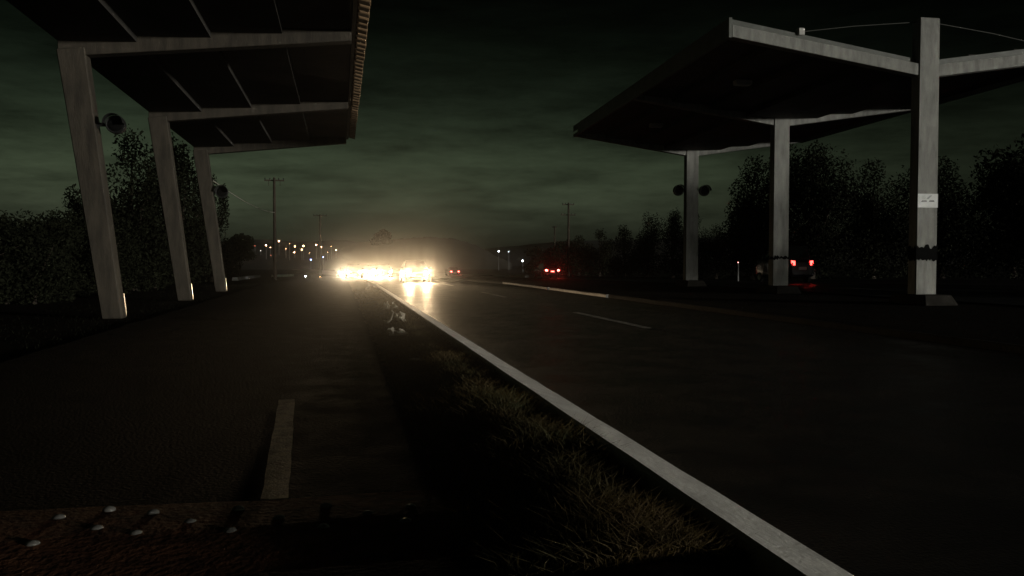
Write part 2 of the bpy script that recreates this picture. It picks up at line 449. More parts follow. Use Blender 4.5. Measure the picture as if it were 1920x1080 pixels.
# ------------------------------------------------------------------ butterfly canopy across the road
RC = (17.8, 21.8, 0.0)
RZ = R(-2.7)
rc = thing('toll_canopy', 'grey concrete butterfly canopy on three square columns across the road', 'canopy', RC, RZ)
rcol = [0.0, 9.15, 18.9]
ISL = 0.28
WMAX = 6.45
def rz_(w): return 6.98 + 0.147 * abs(w)      # underside of the beams
for i, v in enumerate(rcol):
    h, g_ = 0.36, 0.20
    top = 8.80 if i == 0 else 8.55
    c = MB(); c.hexa([(-h, v - g_, ISL - .02), (h, v - g_, ISL - .02), (h, v + g_, ISL - .02), (-h, v + g_, ISL - .02),
                      (-h * .95, v - g_ * .95, top), (h * .95, v - g_ * .95, top), (h * .95, v + g_ * .95, top), (-h * .95, v + g_ * .95, top)])
    co = c.build('column', 'concrete', rc, bevel=0.025)
    if i < 2:                      # torn dark wrapping round the foot
        r2 = MB(); n = 14; vs = []; fs = []
        z0, z1 = (1.34, 1.78) if i == 0 else (1.40, 1.52)
        ring = []
        for s in range(4):
            for q in range(n):
                t = q / n; e = h + .008; k = g_ + .008
                pt = [(-e + 2 * e * t, -k), (e, -k + 2 * k * t), (e - 2 * e * t, k), (-e, k - 2 * k * t)][s]
                ring.append(pt)
        for (x, y) in ring:
            vs.append((x, v + y, z0 + random.uniform(-.05, .05)))
        for (x, y) in ring:
            vs.append((x, v + y, z1 + random.uniform(-.10, .06)))
        N = len(ring)
        for q in range(N): fs.append((q, (q + 1) % N, N + (q + 1) % N, N + q))
        r2.add(vs, fs).build('wrapping', 'rubber', co)
    for s in (-1, 1):
        b0, b1 = s * (h * .95 + .002), s * WMAX
        vb = v
        q = MB(); q.hexa([(b0, vb - .16, rz_(b0)), (b1, vb - .16, rz_(b1)), (b1, vb + .16, rz_(b1)), (b0, vb + .16, rz_(b0)),
                          (b0, vb - .16, rz_(b0) + .36), (b1, vb - .16, rz_(b1) + .36), (b1, vb + .16, rz_(b1) + .36), (b0, vb + .16, rz_(b0) + .36)])
        q.build('beam', 'concrete', rc, bevel=0.012)
        if i != 1:                 # roof edge set back above the end beams
            vt = vb + .05 if i == 0 else vb + .07
            q = MB(); q.hexa([(b0, vt - .07, rz_(b0) + .363), (b1, vt - .07, rz_(b1) + .363), (b1, vt + .07, rz_(b1) + .363), (b0, vt + .07, rz_(b0) + .363),
                              (b0, vt - .07, rz_(b0) + .53), (b1, vt - .07, rz_(b1) + .56), (b1, vt + .07, rz_(b1) + .56), (b0, vt + .07, rz_(b0) + .53)])
            q.build('roof_edge', 'trim', rc)
wed = [0.0, 1.62, 3.24, 4.86, WMAX]
for s in (-1, 1):
    for (v0, v1) in ((rcol[0], rcol[1]), (rcol[1], rcol[2])):
        for k in range(4):
            a, b = wed[k], wed[k + 1]
            zk = rz_((a + b) / 2) + 0.24; t = .03
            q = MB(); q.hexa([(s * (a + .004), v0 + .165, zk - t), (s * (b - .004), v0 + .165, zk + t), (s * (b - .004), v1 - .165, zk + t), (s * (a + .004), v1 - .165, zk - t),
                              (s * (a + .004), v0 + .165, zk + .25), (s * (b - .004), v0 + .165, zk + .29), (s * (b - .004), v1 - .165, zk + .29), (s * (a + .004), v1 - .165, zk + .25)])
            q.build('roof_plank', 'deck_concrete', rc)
    x0, x1 = sorted((s * (WMAX + .004), s * (WMAX + .10)))
    MB().box(x0, x1, rcol[0] - .16, rcol[2] + .16, rz_(WMAX) - .02, rz_(WMAX) + .56).build('fascia', 'trim', rc)
    # stay cable from the column head down to the wing
    MB().tube([(s * .28, 0.0, 8.70), (s * 2.4, .1, 8.50), (s * 4.7, .25, rz_(4.7) + .53)], 0.014, 6).build('stay_cable', 'stay', rc)
# bright sheet-metal gutter end at the far corner of the wing
MB().box(-WMAX - .13, -WMAX - .102, rcol[2] - .9, rcol[2] + .12, rz_(WMAX) + .10, rz_(WMAX) + .22).build('gutter_end', 'steel', rc)
# vent cap on the roof edge
vc = MB().box(-4.30, -4.10, -.10, .12, rz_(4.2) + .50, rz_(4.2) + .72).build('vent_cap', 'fixture', rc, bevel=0.02)
# unlit light fittings under the near wing
for (v, w) in ((4.5, -3.9), (13.6, -3.9)):
    zz = rz_(w) + .165
    f = thing('ceiling_light', 'unlit pale light fitting under the ' + ('roadside wing, nearer bay of the grey canopy' if v < 9 else 'roadside wing, farther bay of the grey canopy'), 'light fitting',
              Matrix.Rotation(RZ, 4, 'Z') @ Vector((w, v, zz)) + Vector(RC), RZ)
    MB().box(-.30, .30, -.16, .16, -.11, 0.06).build('housing', 'fixture', f, bevel=0.02)
    MB().box(-.26, .26, -.12, .12, -.125, -.112).build('diffuser', 'sign_white', f)
# concrete islands under the columns
for v in (rcol[0], rcol[1], rcol[2]):
    p = Matrix.Rotation(RZ, 4, 'Z') @ Vector((0, v, 0)) + Vector(RC)
    q = MB(); q.hexa([(-.58, -.95, -.04), (.58, -.95, -.04), (.58, .95, -.04), (-.58, .95, -.04), (-.46, -.75, ISL), (.46, -.75, ISL), (.46, .75, ISL), (-.46, .75, ISL)])
    o = struct(q.build('traffic_island', 'kerb_dim', bevel=0.03)); o.location = p; o.rotation_euler = (0, 0, RZ)

# sign plate on the near column
sp = Matrix.Rotation(RZ, 4, 'Z') @ Vector((0.0, -.196, 3.18)) + Vector(RC)
sg = thing('sign', 'small white rectangular sign with a broken dark line, fixed to a grey column', 'sign', sp, RZ)
MB().box(-.345, .345, -.022, -.004, -.215, .215).build('plate', 'sign_white', sg, bevel=0.004)
bar = MB()
bar.hexa([(-.235, -.026, -.035), (-.03, -.026, -.03), (-.03, -.0225, -.03), (-.235, -.0225, -.035), (-.20, -.026, .002), (-.05, -.026, .005), (-.05, -.0225, .005), (-.20, -.0225, .002)])
bar.hexa([(.03, -.026, -.03), (.225, -.026, -.03), (.225, -.0225, -.03), (.03, -.0225, -.03), (.055, -.026, .006), (.20, -.026, .012), (.20, -.0225, .012), (.055, -.0225, .006)])
bar.build('mark', 'sign_dark', sg)
lg = MB()
lg.hexa([(-.06, -.0255, .055), (.02, -.0255, .05), (.02, -.0225, .05), (-.06, -.0225, .055), (.06, -.0255, .16), (.15, -.0255, .165), (.15, -.0225, .165), (.06, -.0225, .16)])
for k in range(3): lg.box(-.22, -.08, -.0255, -.0225, .055 + .04 * k, .068 + .04 * k)
lg.build('lettering', 'sign_grey', sg)

# ------------------------------------------------------------------ lane signal lamps on the columns (unlit, dark)
def signal(pt, side, label, rad, rz=0.0, arm=.35):
    """pt: foot of the arm on the column face; side: +1 arm points to +x"""
    t = thing('signal_lamp', label, 'signal lamp', pt, rz, 'unlit signal lamps on the canopy columns')
    MB().tube([(0, 0, 0), (side * arm, 0, 0)], 0.045, 8).build('arm', 'dark_metal', t)
    MB().box(-.03, .03, -.09, .09, -.10, .10).build('mounting_plate', 'dark_metal', t)
    cx = side * (arm + rad * .9)
    MB().lathe((cx, .16, 0), (0, -1, 0), [(0, rad * .55), (.04, rad * .92), (.12, rad), (.26, rad), (.28, rad * .93), (.262, rad * .86)], 18).build('housing', 'dark_metal', t)
    MB().lathe((cx, -.098, 0), (0, -1, 0), [(0, rad * .84), (.02, rad * .6), (.03, .01)], 18).build('lens', 'rubber', t)
    hood = MB(); vs = []; fs = []; n = 14
    for k in range(n + 1):
        a = math.pi * k / n
        for (yy, r_) in ((-.12, rad * 1.0), (-.12, rad * 1.05), (-.34, rad * 1.05), (-.34, rad * 1.0)):
            vs.append((cx + math.cos(a) * r_, yy, math.sin(a) * r_))
    for k in range(n):
        for q in range(4): fs.append((k * 4 + q, k * 4 + (q + 1) % 4, k * 4 + 4 + (q + 1) % 4, k * 4 + 4 + q))
    fs += [(0, 1, 2, 3), tuple(n * 4 + q for q in range(4))]
    hood.add(vs, fs).build('hood', 'dark_metal', t)
    return t
def lcol_face(v, z):               # lane-side face of a leaning column
    return Vector((LC[0] + .21 - 0.705 * z / 6.16, LC[1] + v, z))
signal(lcol_face(0, 4.45), 1, 'dark round unlit lamp on a bracket, on the nearest leaning column', .21, arm=.22)
signal(lcol_face(17.1, 4.35), 1, 'dark unlit lamp on the last leaning column, beside the slanting cable', .27, arm=.12)
for s in (-1, 1):
    p = Matrix.Rotation(RZ, 4, 'Z') @ Vector((s * .355, rcol[2], 5.15)) + Vector(RC)
    signal(p, s, 'dark unlit lamp on the farthest grey column, on the ' + ('side facing the oncoming headlights' if s < 0 else 'side facing the tall dark trees'), .29, RZ, .12)

# ------------------------------------------------------------------ poles and cable
def pole(px, py, d, label, arms, h_extra=0.0):
    top = P(px, py, d)
    base = gz(top.y) - .05 - h_extra
    t = thing('utility_pole', label, 'utility pole', (top.x, top.y, base))
    H = top.z - base
    MB().tube([(0, 0, 0), (0, 0, H * .5), (0, 0, H)], [.17, .14, .11], 10).build('pole', 'wood', t, smooth=True)
    for (dz, w) in arms:
        a = MB().box(-w / 2, w / 2, .10, .20, H - dz - .06, H - dz + .06).build('crossarm', 'wood', t)
        for x in (-w * .46, -w * .22, w * .22, w * .46):
            MB().lathe((x, .15, H - dz + .06), (0, 0, 1), [(0, .03), (.06, .05), (.12, .06), (.18, .03)], 8).build('insulator', 'dark_metal', a)
    return t, top
p1, t1 = pole(514, 333, 75, 'tall wooden utility pole with one crossarm at the end of the cable', [(.25, 1.8)])
for sx in (-1, 1):
    MB().box(-.02 + sx * .52, .02 + sx * .52, .12, .18, t1.z - p1.location.z - .75, t1.z - p1.location.z - .3).build('brace', 'wood', p1)
pole(600, 402, 132, 'small distant utility pole above the hillside lamps', [(.2, 2.2)])
pole(1066, 380, 105, 'distant utility pole with two crossarms beyond the red tail lights', [(.25, 1.6), (1.6, 2.0)])
pole(1040, 424, 150, 'short distant pole just beside the pole with two crossarms', [(.2, 1.0)])
cs = Vector((LC[0] - .30, LC[1] + 17.1 + .2, 4.85)); ce = Vector((t1.x, t1.y, 5.9))
pts = []
for i in range(17):
    t = i / 16; p = cs.lerp(ce, t); p.z -= 0.5 * 4 * t * (1 - t) * .6; pts.append(p - cs)
o = MB().tube(pts, 0.022, 6).build('cable', 'cable'); o.location = cs
tag(o, 'thin pale cable slanting from the last leaning column to a wooden pole', 'cable')

# ------------------------------------------------------------------ cars
def car(name, label, X, Y, rz, paint, front_lights, sz=1.0, group=None, spot=0.0, z=None, spread=23, warm=(1.0, .72, .42), tail='tail_glow', centre_lamp=False, sw=1.0, tail_w=45):
    t = thing(name, label, 'car', (X, Y, gz(Y) if z is None else z), rz, group)
    st = [(-2.15, .68, .36, .80), (-2.06, .79, .28, .92), (-1.2, .855, .20, .95), (0, .86, .19, .94), (.95, .855, .20, .91), (1.7, .82, .22, .82), (2.05, .74, .27, .71), (2.15, .63, .34, .60)]
    vs = []; fs = []
    for (y, hw, zb, zt) in st:
        hw *= sw
        zt *= sz; zb = zb * (1 + (sz - 1) * .8)
        pr = [(-hw * .9, zb), (-hw, zb + .18), (-hw, zt - .16), (-hw * .93, zt - .03), (0, zt + .02), (hw * .93, zt - .03), (hw, zt - .16), (hw, zb + .18), (hw * .9, zb)]
        vs += [(x, y, z_) for x, z_ in pr]
    k = 9
    for i in range(len(st) - 1):
        for q in range(k):
            fs.append((i * k + q, i * k + (q + 1) % k, (i + 1) * k + (q + 1) % k, (i + 1) * k + q))
    fs += [tuple(range(k)), tuple((len(st) - 1) * k + q for q in range(k))]
    body = MB().add(vs, fs).build('body', paint, t, smooth=False)
    zb, zr = .90 * sz, 1.46 * sz
    b = [(-.79 * sw, -1.75), (.79 * sw, -1.75), (.79 * sw, 1.0), (-.79 * sw, 1.0)]
    r_ = [(-.60 * sw, -1.15), (.60 * sw, -1.15), (.60 * sw, .20), (-.60 * sw, .20)]
    if sz > 1.1: r_ = [(-.64 * sw, -1.62), (.64 * sw, -1.62), (.64 * sw, .30), (-.64 * sw, .30)]
    B = [Vector((x, y, zb)) for x, y in b]; T = [Vector((x, y, zr)) for x, y in r_]
    MB().hexa(B + T).build('cabin', paint, t, bevel=0.03)
    cen = sum(B + T, Vector()) / 8
    def pane(nm, q, m0, m1, s0=.06, s1=.94):
        a, bq, c, d = q
        def f(u, v): return (a.lerp(bq, u)).lerp(d.lerp(c, u), v)
        pt = [f(s0, m0), f(s1, m0), f(s1, m1), f(s0, m1)]
        nrm = (pt[1] - pt[0]).cross(pt[3] - pt[0]).normalized()
        if nrm.dot(pt[0] - cen) < 0: nrm = -nrm
        MB().hexa([p + nrm * .004 for p in pt] + [p + nrm * .010 for p in pt]).build(nm, 'glass', t)
    pane('windscreen', [B[3], B[2], T[2], T[3]], .16, .92)
    pane('rear_window', [B[0], B[1], T[1], T[0]], .16, .92)
    for q in ([B[0], B[3], T[3], T[0]], [B[1], B[2], T[2], T[1]]):
        pane('side_window', q, .18, .90, .08, .50); pane('side_window', q, .18, .90, .54, .92)
    for x in (-1, 1):
        for y in (-1.33, 1.35):
            wv = MB().lathe((x * .70 * sw, y, .31), (x, 0, 0), [(0, .27), (.02, .31), (.15, .315), (.18, .29), (.175, .2)], 18).build('tyre', 'tyre', t)
            MB().lathe((x * (.70 * sw + .172), y, .31), (x, 0, 0), [(0, .2), (.012, .19), (.002, .06), (.02, .03)], 14).build('rim', 'rim', wv)
        MB().hexa([(x * .80 * sw, .72, .92 * sz), (x * 1.0 * sw, .70, .94 * sz), (x * 1.0 * sw, .80, .94 * sz), (x * .80 * sw, .80, .92 * sz),
                   (x * .80 * sw, .72, 1.04 * sz), (x * .98 * sw, .70, 1.06 * sz), (x * .98 * sw, .80, 1.06 * sz), (x * .80 * sw, .80, 1.04 * sz)]).build('mirror', paint, t)
        MB().lathe((x * .55 * sw, 1.98, .64 * sz), (x * .10, 1, 0), [(0, .06), (.06, .10), (.12, .105), (.155, .085), (.17, .04)], 14).build('headlight', 'headlight_glow' if front_lights else 'glass', t)
        MB().hexa([(x * .50 * sw, -2.19, .70 * sz), (x * .72 * sw, -2.12, .70 * sz), (x * .72 * sw, -1.98, .70 * sz), (x * .50 * sw, -2.04, .70 * sz),
                   (x * .50 * sw, -2.18, .86 * sz), (x * .70 * sw, -2.11, .88 * sz), (x * .70 * sw, -1.98, .88 * sz), (x * .50 * sw, -2.04, .86 * sz)]).build('tail_light', 'red_paint' if front_lights else tail, t)
    MB().box(-.26, .26, 2.152, 2.165, .40 * sz, .50 * sz).build('number_plate', 'plate', t)
    MB().box(-.26, .26, -2.17, -2.152, .52 * sz, .63 * sz).build('number_plate', 'plate', t)
    MB().hexa([(-.50, 2.06, .55 * sz), (.50, 2.06, .55 * sz), (.50, 2.16, .55 * sz), (-.50, 2.16, .55 * sz), (-.42, 2.06, .66 * sz), (.42, 2.06, .66 * sz), (.42, 2.10, .66 * sz), (-.42, 2.10, .66 * sz)]).build('grille', 'dark_metal', t)
    if centre_lamp:
        MB().box(-.16, .16, -2.21, -2.16, .68 * sz, .72 * sz).build('brake_light', tail, t)
    if spot > 0:
        for x in (-1, 1):
            L = bpy.data.lights.new('headlight_beam', 'SPOT')
            L.energy = spot; L.color = warm; L.spot_size = R(spread); L.spot_blend = 1.0; L.shadow_soft_size = 0.07
            lo = bpy.data.objects.new('headlight_beam', L); COL.objects.link(lo); lo.parent = t
            lo.location = (x * .55 * sw, 2.24, .64 * sz)
            lo.rotation_euler = Vector((0, 1, -0.075)).to_track_quat('-Z', 'Z').to_euler()
    if not front_lights and tail_w > 0:
        for x in (-1, 1):
            L = bpy.data.lights.new('tail_light_glow', 'SPOT')
            L.energy = tail_w; L.color = (1, .03, .02); L.shadow_soft_size = 0.06; L.spot_size = R(40); L.spot_blend = 1.0
            lo = bpy.data.objects.new('tail_light_glow', L); COL.objects.link(lo); lo.parent = t
            lo.location = (x * .62 * sw, -2.30, .78 * sz)
            lo.rotation_euler = Vector((-.2, -1, 0.02)).to_track_quat('-Z', 'Z').to_euler()
    return t
def at_px(px, d):
    p = P(px, 490, d); a = road_angle(p.y)
    return p.x - math.sin(a) * 2.15, p.y + math.cos(a) * 2.15    # the lit end of the car is at that distance
def toward(x, y):                 # heading so that the car's front faces back along the road
    return math.pi + road_angle(y)
x, y = at_px(783, 52)
car('car', 'oncoming car with two separate bright headlights closest on the road', x, y, toward(x, y), 'dark_paint', True, spot=4800, spread=33, group='oncoming cars')
x, y = at_px(722, 88)
car('car', 'oncoming car with headlights at the end of the dazzling row next to the nearest car', x, y, toward(x, y), 'dark_paint', True, spot=4800, group='oncoming cars')
x, y = at_px(684, 94)
car('car', 'oncoming car with headlights in the middle of the dazzling row', x, y, toward(x, y), 'dark_paint', True, spot=4800, group='oncoming cars')
x, y = at_px(648, 104)
car('car', 'oncoming car with headlights at the outer end of the dazzling row by the kerb', x, y, toward(x, y), 'dark_paint', True, spot=5600, group='oncoming cars', warm=(1.0, .80, .55), z=gz(100) - .35)
x, y = at_px(664, 80)
car('car', 'oncoming car with headlights just behind the verge end, second of the dazzling row', x, y, toward(x, y), 'dark_paint', True, spot=3800, group='oncoming cars')
x, y = at_px(703, 110)
car('car', 'oncoming car half hidden between the other cars of the dazzling row', x, y, toward(x, y), 'red_paint', True, spot=5600, group='oncoming cars')
x, y = at_px(853, 128)
car('car', 'small distant car with red tail lights just beyond the headlights', x, y, road_angle(y), 'dark_paint', False, group='cars driving away', tail='tail_glow_hot', z=gz(128) - .2)
x, y = at_px(1036, 78)
car('car', 'car with a row of bright red tail lights driving away past the median', x, y, road_angle(y), 'dark_paint', False, group='cars driving away', tail='tail_glow_hot', centre_lamp=True)
x, y = at_px(1505, 48)
car('car', 'tall car with two wide-set red tail lights behind the middle grey column', x, y, 0.0, 'dark_paint', False, sz=1.55, group='cars driving away', sw=1.02, tail_w=0)

# ------------------------------------------------------------------ lamps far away
LAMP_POST = MB().tube([(0, 0, 0), (0, 0, 1)], [.10, .06], 6).mesh('lamp_post', 'grey_metal')
LAMP_HEAD = {}
for m in ('pink_lamp', 'warm_lamp', 'white_lamp', 'blue_lamp', 'red_lamp'):
    LAMP_HEAD[m] = MB().lathe((0, 0, -.5), (0, 0, 1), [(0, .12), (.12, .36), (.38, .5), (.7, .44), (.92, .2), (1.0, .05)], 10).mesh('lamp_head', m)
def hill_z(d):                     # rough height of the near slope of the lit hillside
    return -1.6 + 11.5 * min(max((d - 262) / 118, 0), 1) * .9
def lamp(px, py, d, m, size, label, group, ground=None):
    p = P(px, py, d)
    zg = (hill_z(d) if ground is None else ground) - .3
    if p.z - zg < 3: zg = p.z - 4.0
    t = thing('street_lamp', label, 'street lamp', (p.x, p.y, zg), 0, group)
    o = link('lamp_post', LAMP_POST, t); o.scale = (1, 1, p.z - zg - size * .4)
    h = link('lamp_head', LAMP_HEAD[m], t, (0, 0, p.z - zg)); h.scale = (size * .4, size * .4, size * .4)
G1 = 'warm lamps on the dark hillside'
for (px, py, s, m) in ((427, 463, .7, 'white_lamp'), (455, 468, .5, 'white_lamp'), (499, 460, 1.0, 'warm_lamp'), (507, 464, .45, 'warm_lamp'),
                       (523, 452, 1.15, 'warm_lamp'), (516, 461, .5, 'warm_lamp'), (553, 462, .9, 'warm_lamp'), (569, 461, 1.1, 'warm_lamp'),
                       (566, 468, .9, 'warm_lamp'), (552, 473, 1.0, 'warm_lamp'), (593, 459, 1.0, 'warm_lamp'), (602, 463, 1.0, 'warm_lamp'), (630, 469, .8, 'warm_lamp'), (437, 458, .3, 'warm_lamp'), (466, 466, .3, 'warm_lamp'), (489, 470, .3, 'white_lamp'), (536, 466, .35, 'warm_lamp'),
                       (543, 457, .3, 'warm_lamp'), (580, 474, .35, 'warm_lamp'), (614, 473, .35, 'warm_lamp'), (621, 462, .3, 'warm_lamp')):
    lamp(px, py, random.uniform(290, 315), m, s, 'tiny lit street lamp, one of the scattered warm lights on the dark hillside', G1)
for (px, py) in ((478, 461), (508, 479)):
    lamp(px, py, 300, 'red_lamp', .45, 'faint reddish lamp among the warm lights on the hillside', 'faint reddish lamps on the hillside')
for (px, py, s) in ((583, 487, 1.15), (606, 482, .9)):
    lamp(px, py, 250, 'blue_lamp', s, 'bluish lamp lower than the warm hillside lights, above the headlights', 'bluish lamps below the hillside lights', ground=-1.6)
lamp(935, 471, 240, 'white_lamp', .9, 'upper white street lamp between the two sets of red tail lights', None, ground=-1.6)
lamp(954, 472, 240, 'white_lamp', .35, 'faint small lamp beside the upper white street lamp', None, ground=-1.6)
lamp(980, 489, 200, 'white_lamp', .9, 'lower bright white street lamp, left of the row of red tail lights', None, ground=-1.6)
lamp(1006, 490, 200, 'white_lamp', .5, 'small white street lamp right beside the row of red tail lights', None, ground=-1.6)
lamp(1384, 492, 56, 'pink_lamp', .15, 'single small pinkish lamp between the two farther grey columns', None, ground=-.6)
lamp(573, 518, 84, 'white_lamp', .34, 'low bluish-white bright point at the roadside, built as a lamp, before the dazzling row of headlights', None, ground=-2.2)  # low roadside glints built as small glowing lamps
lamp(600, 519, 90, 'warm_lamp', .12, 'very faint low yellowish bright point next to the bluish-white roadside one', None, ground=-2.2)

# ------------------------------------------------------------------ kerbs of the side road in the distance
def kerb_piece(label, a, b, w=.25, h=.16, m='kerb_paint'):
    d = (b - a); n = Vector((-d.y, d.x, 0)).normalized() * w / 2
    N = 8; vs = []; fs = []
    for i in range(N + 1):
        p = a + d * (i / N) - a
        j = Vector((random.uniform(-.02, .02), random.uniform(-.02, .02), 0))
        vs += [p - n + j, p + n + j, p + n * .8 + j + Vector((0, 0, h)), p - n * .8 + j + Vector((0, 0, h))]
        if i:
            for q in range(4): fs.append(((i - 1) * 4 + q, (i - 1) * 4 + (q + 1) % 4, i * 4 + (q + 1) % 4, i * 4 + q))
    fs += [(0, 1, 2, 3), tuple(N * 4 + q for q in range(4))]
    o = MB().add(vs, fs).build('kerb_stone', m); o.location = a
    tag(o, label, 'kerb')
def GG(px, py):
    p = G(px, py, 0.0)
    for _ in range(6): p = G(px, py, gz(p.y))
    return p
kerb_piece('white kerb piece slanting at the foot of the last leaning column', GG(441, 526), GG(485, 519.5), .5, .26, 'wet_kerb')
kerb_piece('white kerb piece at the foot of the tall wooden pole', GG(513, 519.5), GG(548, 518), .6, .28, 'wet_kerb')
kerb_piece('pale kerb piece across the median below the white lamps', GG(952, 519.5), GG(988, 520), .6, .25)
kerb_piece('short pale kerb piece across the median next to the small red tail lights', GG(868, 518), GG(925, 518.5), .4, .18, 'kerb_dim')
kerb_piece('long pale kerb between the two farther grey columns', GG(1318, 520), GG(1402, 520), .3, .18, 'kerb_dim')
kerb_piece('short pale kerb just before the middle grey column', GG(1408, 520.5), GG(1432, 521), .4, .22, 'kerb_dim')

# ------------------------------------------------------------------ vegetation
def leaf_mesh(name, blobs, n, size, m, seed):
    """leaf-sized quads spread through the volume of several blobs (cx,cy,cz,rx,ry,rz)"""
    r = np.random.default_rng(seed)
    w = np.array([b[3] * b[4] * b[5] for b in blobs]) ** (2 / 3.); w /= w.sum()
    idx = r.choice(len(blobs), n, p=w)
    bl = np.array(blobs)[idx]
    d = r.normal(size=(n, 3)); d /= np.linalg.norm(d, axis=1)[:, None]
    rad = r.random(n) ** 0.42
    rad *= 1 + 0.22 * np.sin(d[:, 0] * 7 + idx) * np.cos(d[:, 2] * 6 + idx * 2)
    c = bl[:, :3] + d * bl[:, 3:] * rad[:, None]
    a = r.normal(size=(n, 3)); a /= np.linalg.norm(a, axis=1)[:, None]
    b = np.cross(a, r.normal(size=(n, 3))); b /= np.linalg.norm(b, axis=1)[:, None]
    s = size * (0.55 + 0.9 * r.random(n))[:, None]
    q = np.stack([c - a * s, c + b * s * .45, c + a * s, c - b * s * .45], axis=1).reshape(-1, 3)
    q[:, 2] = np.maximum(q[:, 2], 0.02)
    me = bpy.data.meshes.new(name)
    me.vertices.add(4 * n); me.vertices.foreach_set('co', q.astype(np.float32).ravel())
    me.loops.add(4 * n); me.loops.foreach_set('vertex_index', np.arange(4 * n, dtype=np.int32))
    me.polygons.add(n); me.polygons.foreach_set('loop_start', np.arange(0, 4 * n, 4, dtype=np.int32))
    me.update(calc_edges=True); me.validate()
    me.materials.append(MATS[m])
    return me
SEED = [100]
def tree(name, label, cat, px, top, d, width, leaves, size, m='leaf', group=None, bushy=False, base=None, nb=9):
    p = P(px, top, d); z0 = (gz(p.y) if base is None else base) - .06
    H = p.z - z0
    SEED[0] += 1; rr = random.Random(SEED[0])
    t = thing(name, label, cat, (p.x, p.y, z0), 0, group)
    blobs = []
    W = width / 2
    limbs = []
    for k in range(nb):
        a = 2 * math.pi * k / nb + rr.uniform(-.4, .4)
        f = rr.random()
        if bushy:
            zc = H * rr.uniform(.18, .78); rad = W * rr.uniform(.15, .75)
            br = (W * rr.uniform(.30, .52), W * rr.uniform(.30, .52), H * rr.uniform(.16, .30))
        else:
            zc = H * rr.uniform(.38, .86); rad = W * rr.uniform(.2, .72) * (1.15 - abs(zc / H - .58) * 1.3)
            br = (W * rr.uniform(.26, .46), W * rr.uniform(.26, .46), H * rr.uniform(.10, .19))
        c = (math.cos(a) * rad, math.sin(a) * rad, min(zc, H - br[2] * .95))
        blobs.append((*c, *br)); limbs.append(c)
    blobs.append((rr.uniform(-.1, .1) * W, 0, H * .86, W * .30, W * .30, H * .14))
    if bushy:
        blobs.append((0, 0, H * .22, W * .9, W * .9, H * .24))
    else:
        blobs.append((0, 0, H * .6, W * .55, W * .55, H * .24))
    tr = MB(); tk = max(.05, H * .022)
    tr.tube([(0, 0, 0), (tk * .6, 0, H * .2), (-tk * .5, tk * .4, H * .42), (0, 0, H * .8)], [tk * 1.3, tk, tk * .8, tk * .25], 8)
    for c in limbs:
        h0 = H * rr.uniform(.15, .42) if bushy else H * rr.uniform(.25, .5)
        mid = (c[0] * .5, c[1] * .5, (h0 + c[2]) * .5 + H * .03)
        tr.tube([(0, 0, h0), mid, c], [tk * .5, tk * .32, tk * .1], 5)
    tr.build('trunk', 'bark', t, smooth=True)
    link('crown', leaf_mesh('crown', blobs, int(leaves * 3.2), size * .55, m, SEED[0]), t)
    return t
# behind the leaning columns
tree('tree', 'dark broad tree between the nearest and middle leaning columns', 'tree', 246, 238, 36, 4.6, 5200, .16, nb=11, bushy=True)
tree('tree', 'dark tree between the middle and last leaning columns', 'tree', 338, 262, 46, 4.0, 4600, .16, nb=11, bushy=True)
tree('tree', 'slim dark tree just beyond the last leaning column', 'tree', 396, 322, 58, 2.6, 2600, .15, nb=8, bushy=True)
tree('tree', 'dark thin-topped shrub peeking out behind the nearest leaning column', 'tree', 138, 344, 30, 2.4, 2200, .12, bushy=True)
GB = 'hedge bushes along the old lane'
for i, (px, top, d, w) in enumerate(((-60, 398, 23, 3.4), (10, 393, 25, 3.2), (62, 404, 25, 2.8), (100, 392, 27, 3.0), (205, 400, 31, 3.2), (290, 430, 40, 3.4))):
    tree('bush', ['dark bush cut by the picture edge beside the nearest leaning column', 'dark hedge bush at the outer end of the hedge under the pale sky',
                  'low dark hedge bush with a flat top under the pale sky', 'dark hedge bush touching the nearest leaning column',
                  'low dark bush under the broad tree behind the nearest leaning column', 'low dark bush at the foot of the middle leaning column'][i],
         'bush', px, top, d, w, 2400, .11, group=GB, bushy=True)
tree('tree', 'small flat-topped dark tree on the skyline left of the tall wooden pole', 'tree', 448, 437, 120, 6.0, 2200, .3, nb=7)
tree('tree', 'low dark shrub on the skyline right beside the last leaning column', 'tree', 424, 446, 100, 3.5, 1500, .25, bushy=True)
tree('tree', 'lone tree standing on the hilltop above the headlights', 'tree', 718, 431, 320, 11, 3500, 1.2, base=5.0, nb=7)
# beyond the opposite road
tree('tree', 'tall dark tree whose steep edge stands beside the farthest grey column', 'tree', 1412, 288, 66, 7.0, 6500, .22, nb=14, bushy=True)
tree('tree', 'tallest dark tree with a rounded crown behind the middle grey column', 'tree', 1525, 268, 70, 8.5, 7500, .24, nb=14, bushy=True)
tree('tree', 'dark tree between the middle and nearest grey columns', 'tree', 1640, 296, 72, 8.5, 6000, .24, nb=12, bushy=True)
tree('tree', 'dark tree behind the nearest grey column', 'tree', 1770, 290, 74, 9.5, 6000, .24, nb=12, bushy=True)
tree('tree', 'dark tree beyond the nearest grey column at the edge of the view', 'tree', 1905, 286, 72, 9.0, 6000, .24, nb=12, bushy=True)
for i, (X_, Y_, H_) in enumerate(((41, 15, 9), (42, 23, 9), (41, 31, 11), (46, 38, 11), (52, 42, 12), (48, 48, 11))):   # unseen trees added to shade columns, trees and a car from the sun
    dd = X_ * SY + Y_ * CY; xx = X_ * CY - Y_ * SY
    tree('tree', 'unseen dark tree added as a shade against the low sun, ' + ['first', 'second', 'third', 'fourth', 'fifth', 'sixth'][i] + ' along the opposite road', 'tree',
         960 + 1500 * xx / dd, 490 - 1500 * (H_ - 1.3) / dd, dd, 8.5, 2600, .3, nb=11, bushy=True)
GS = 'shrubs beyond the opposite road'
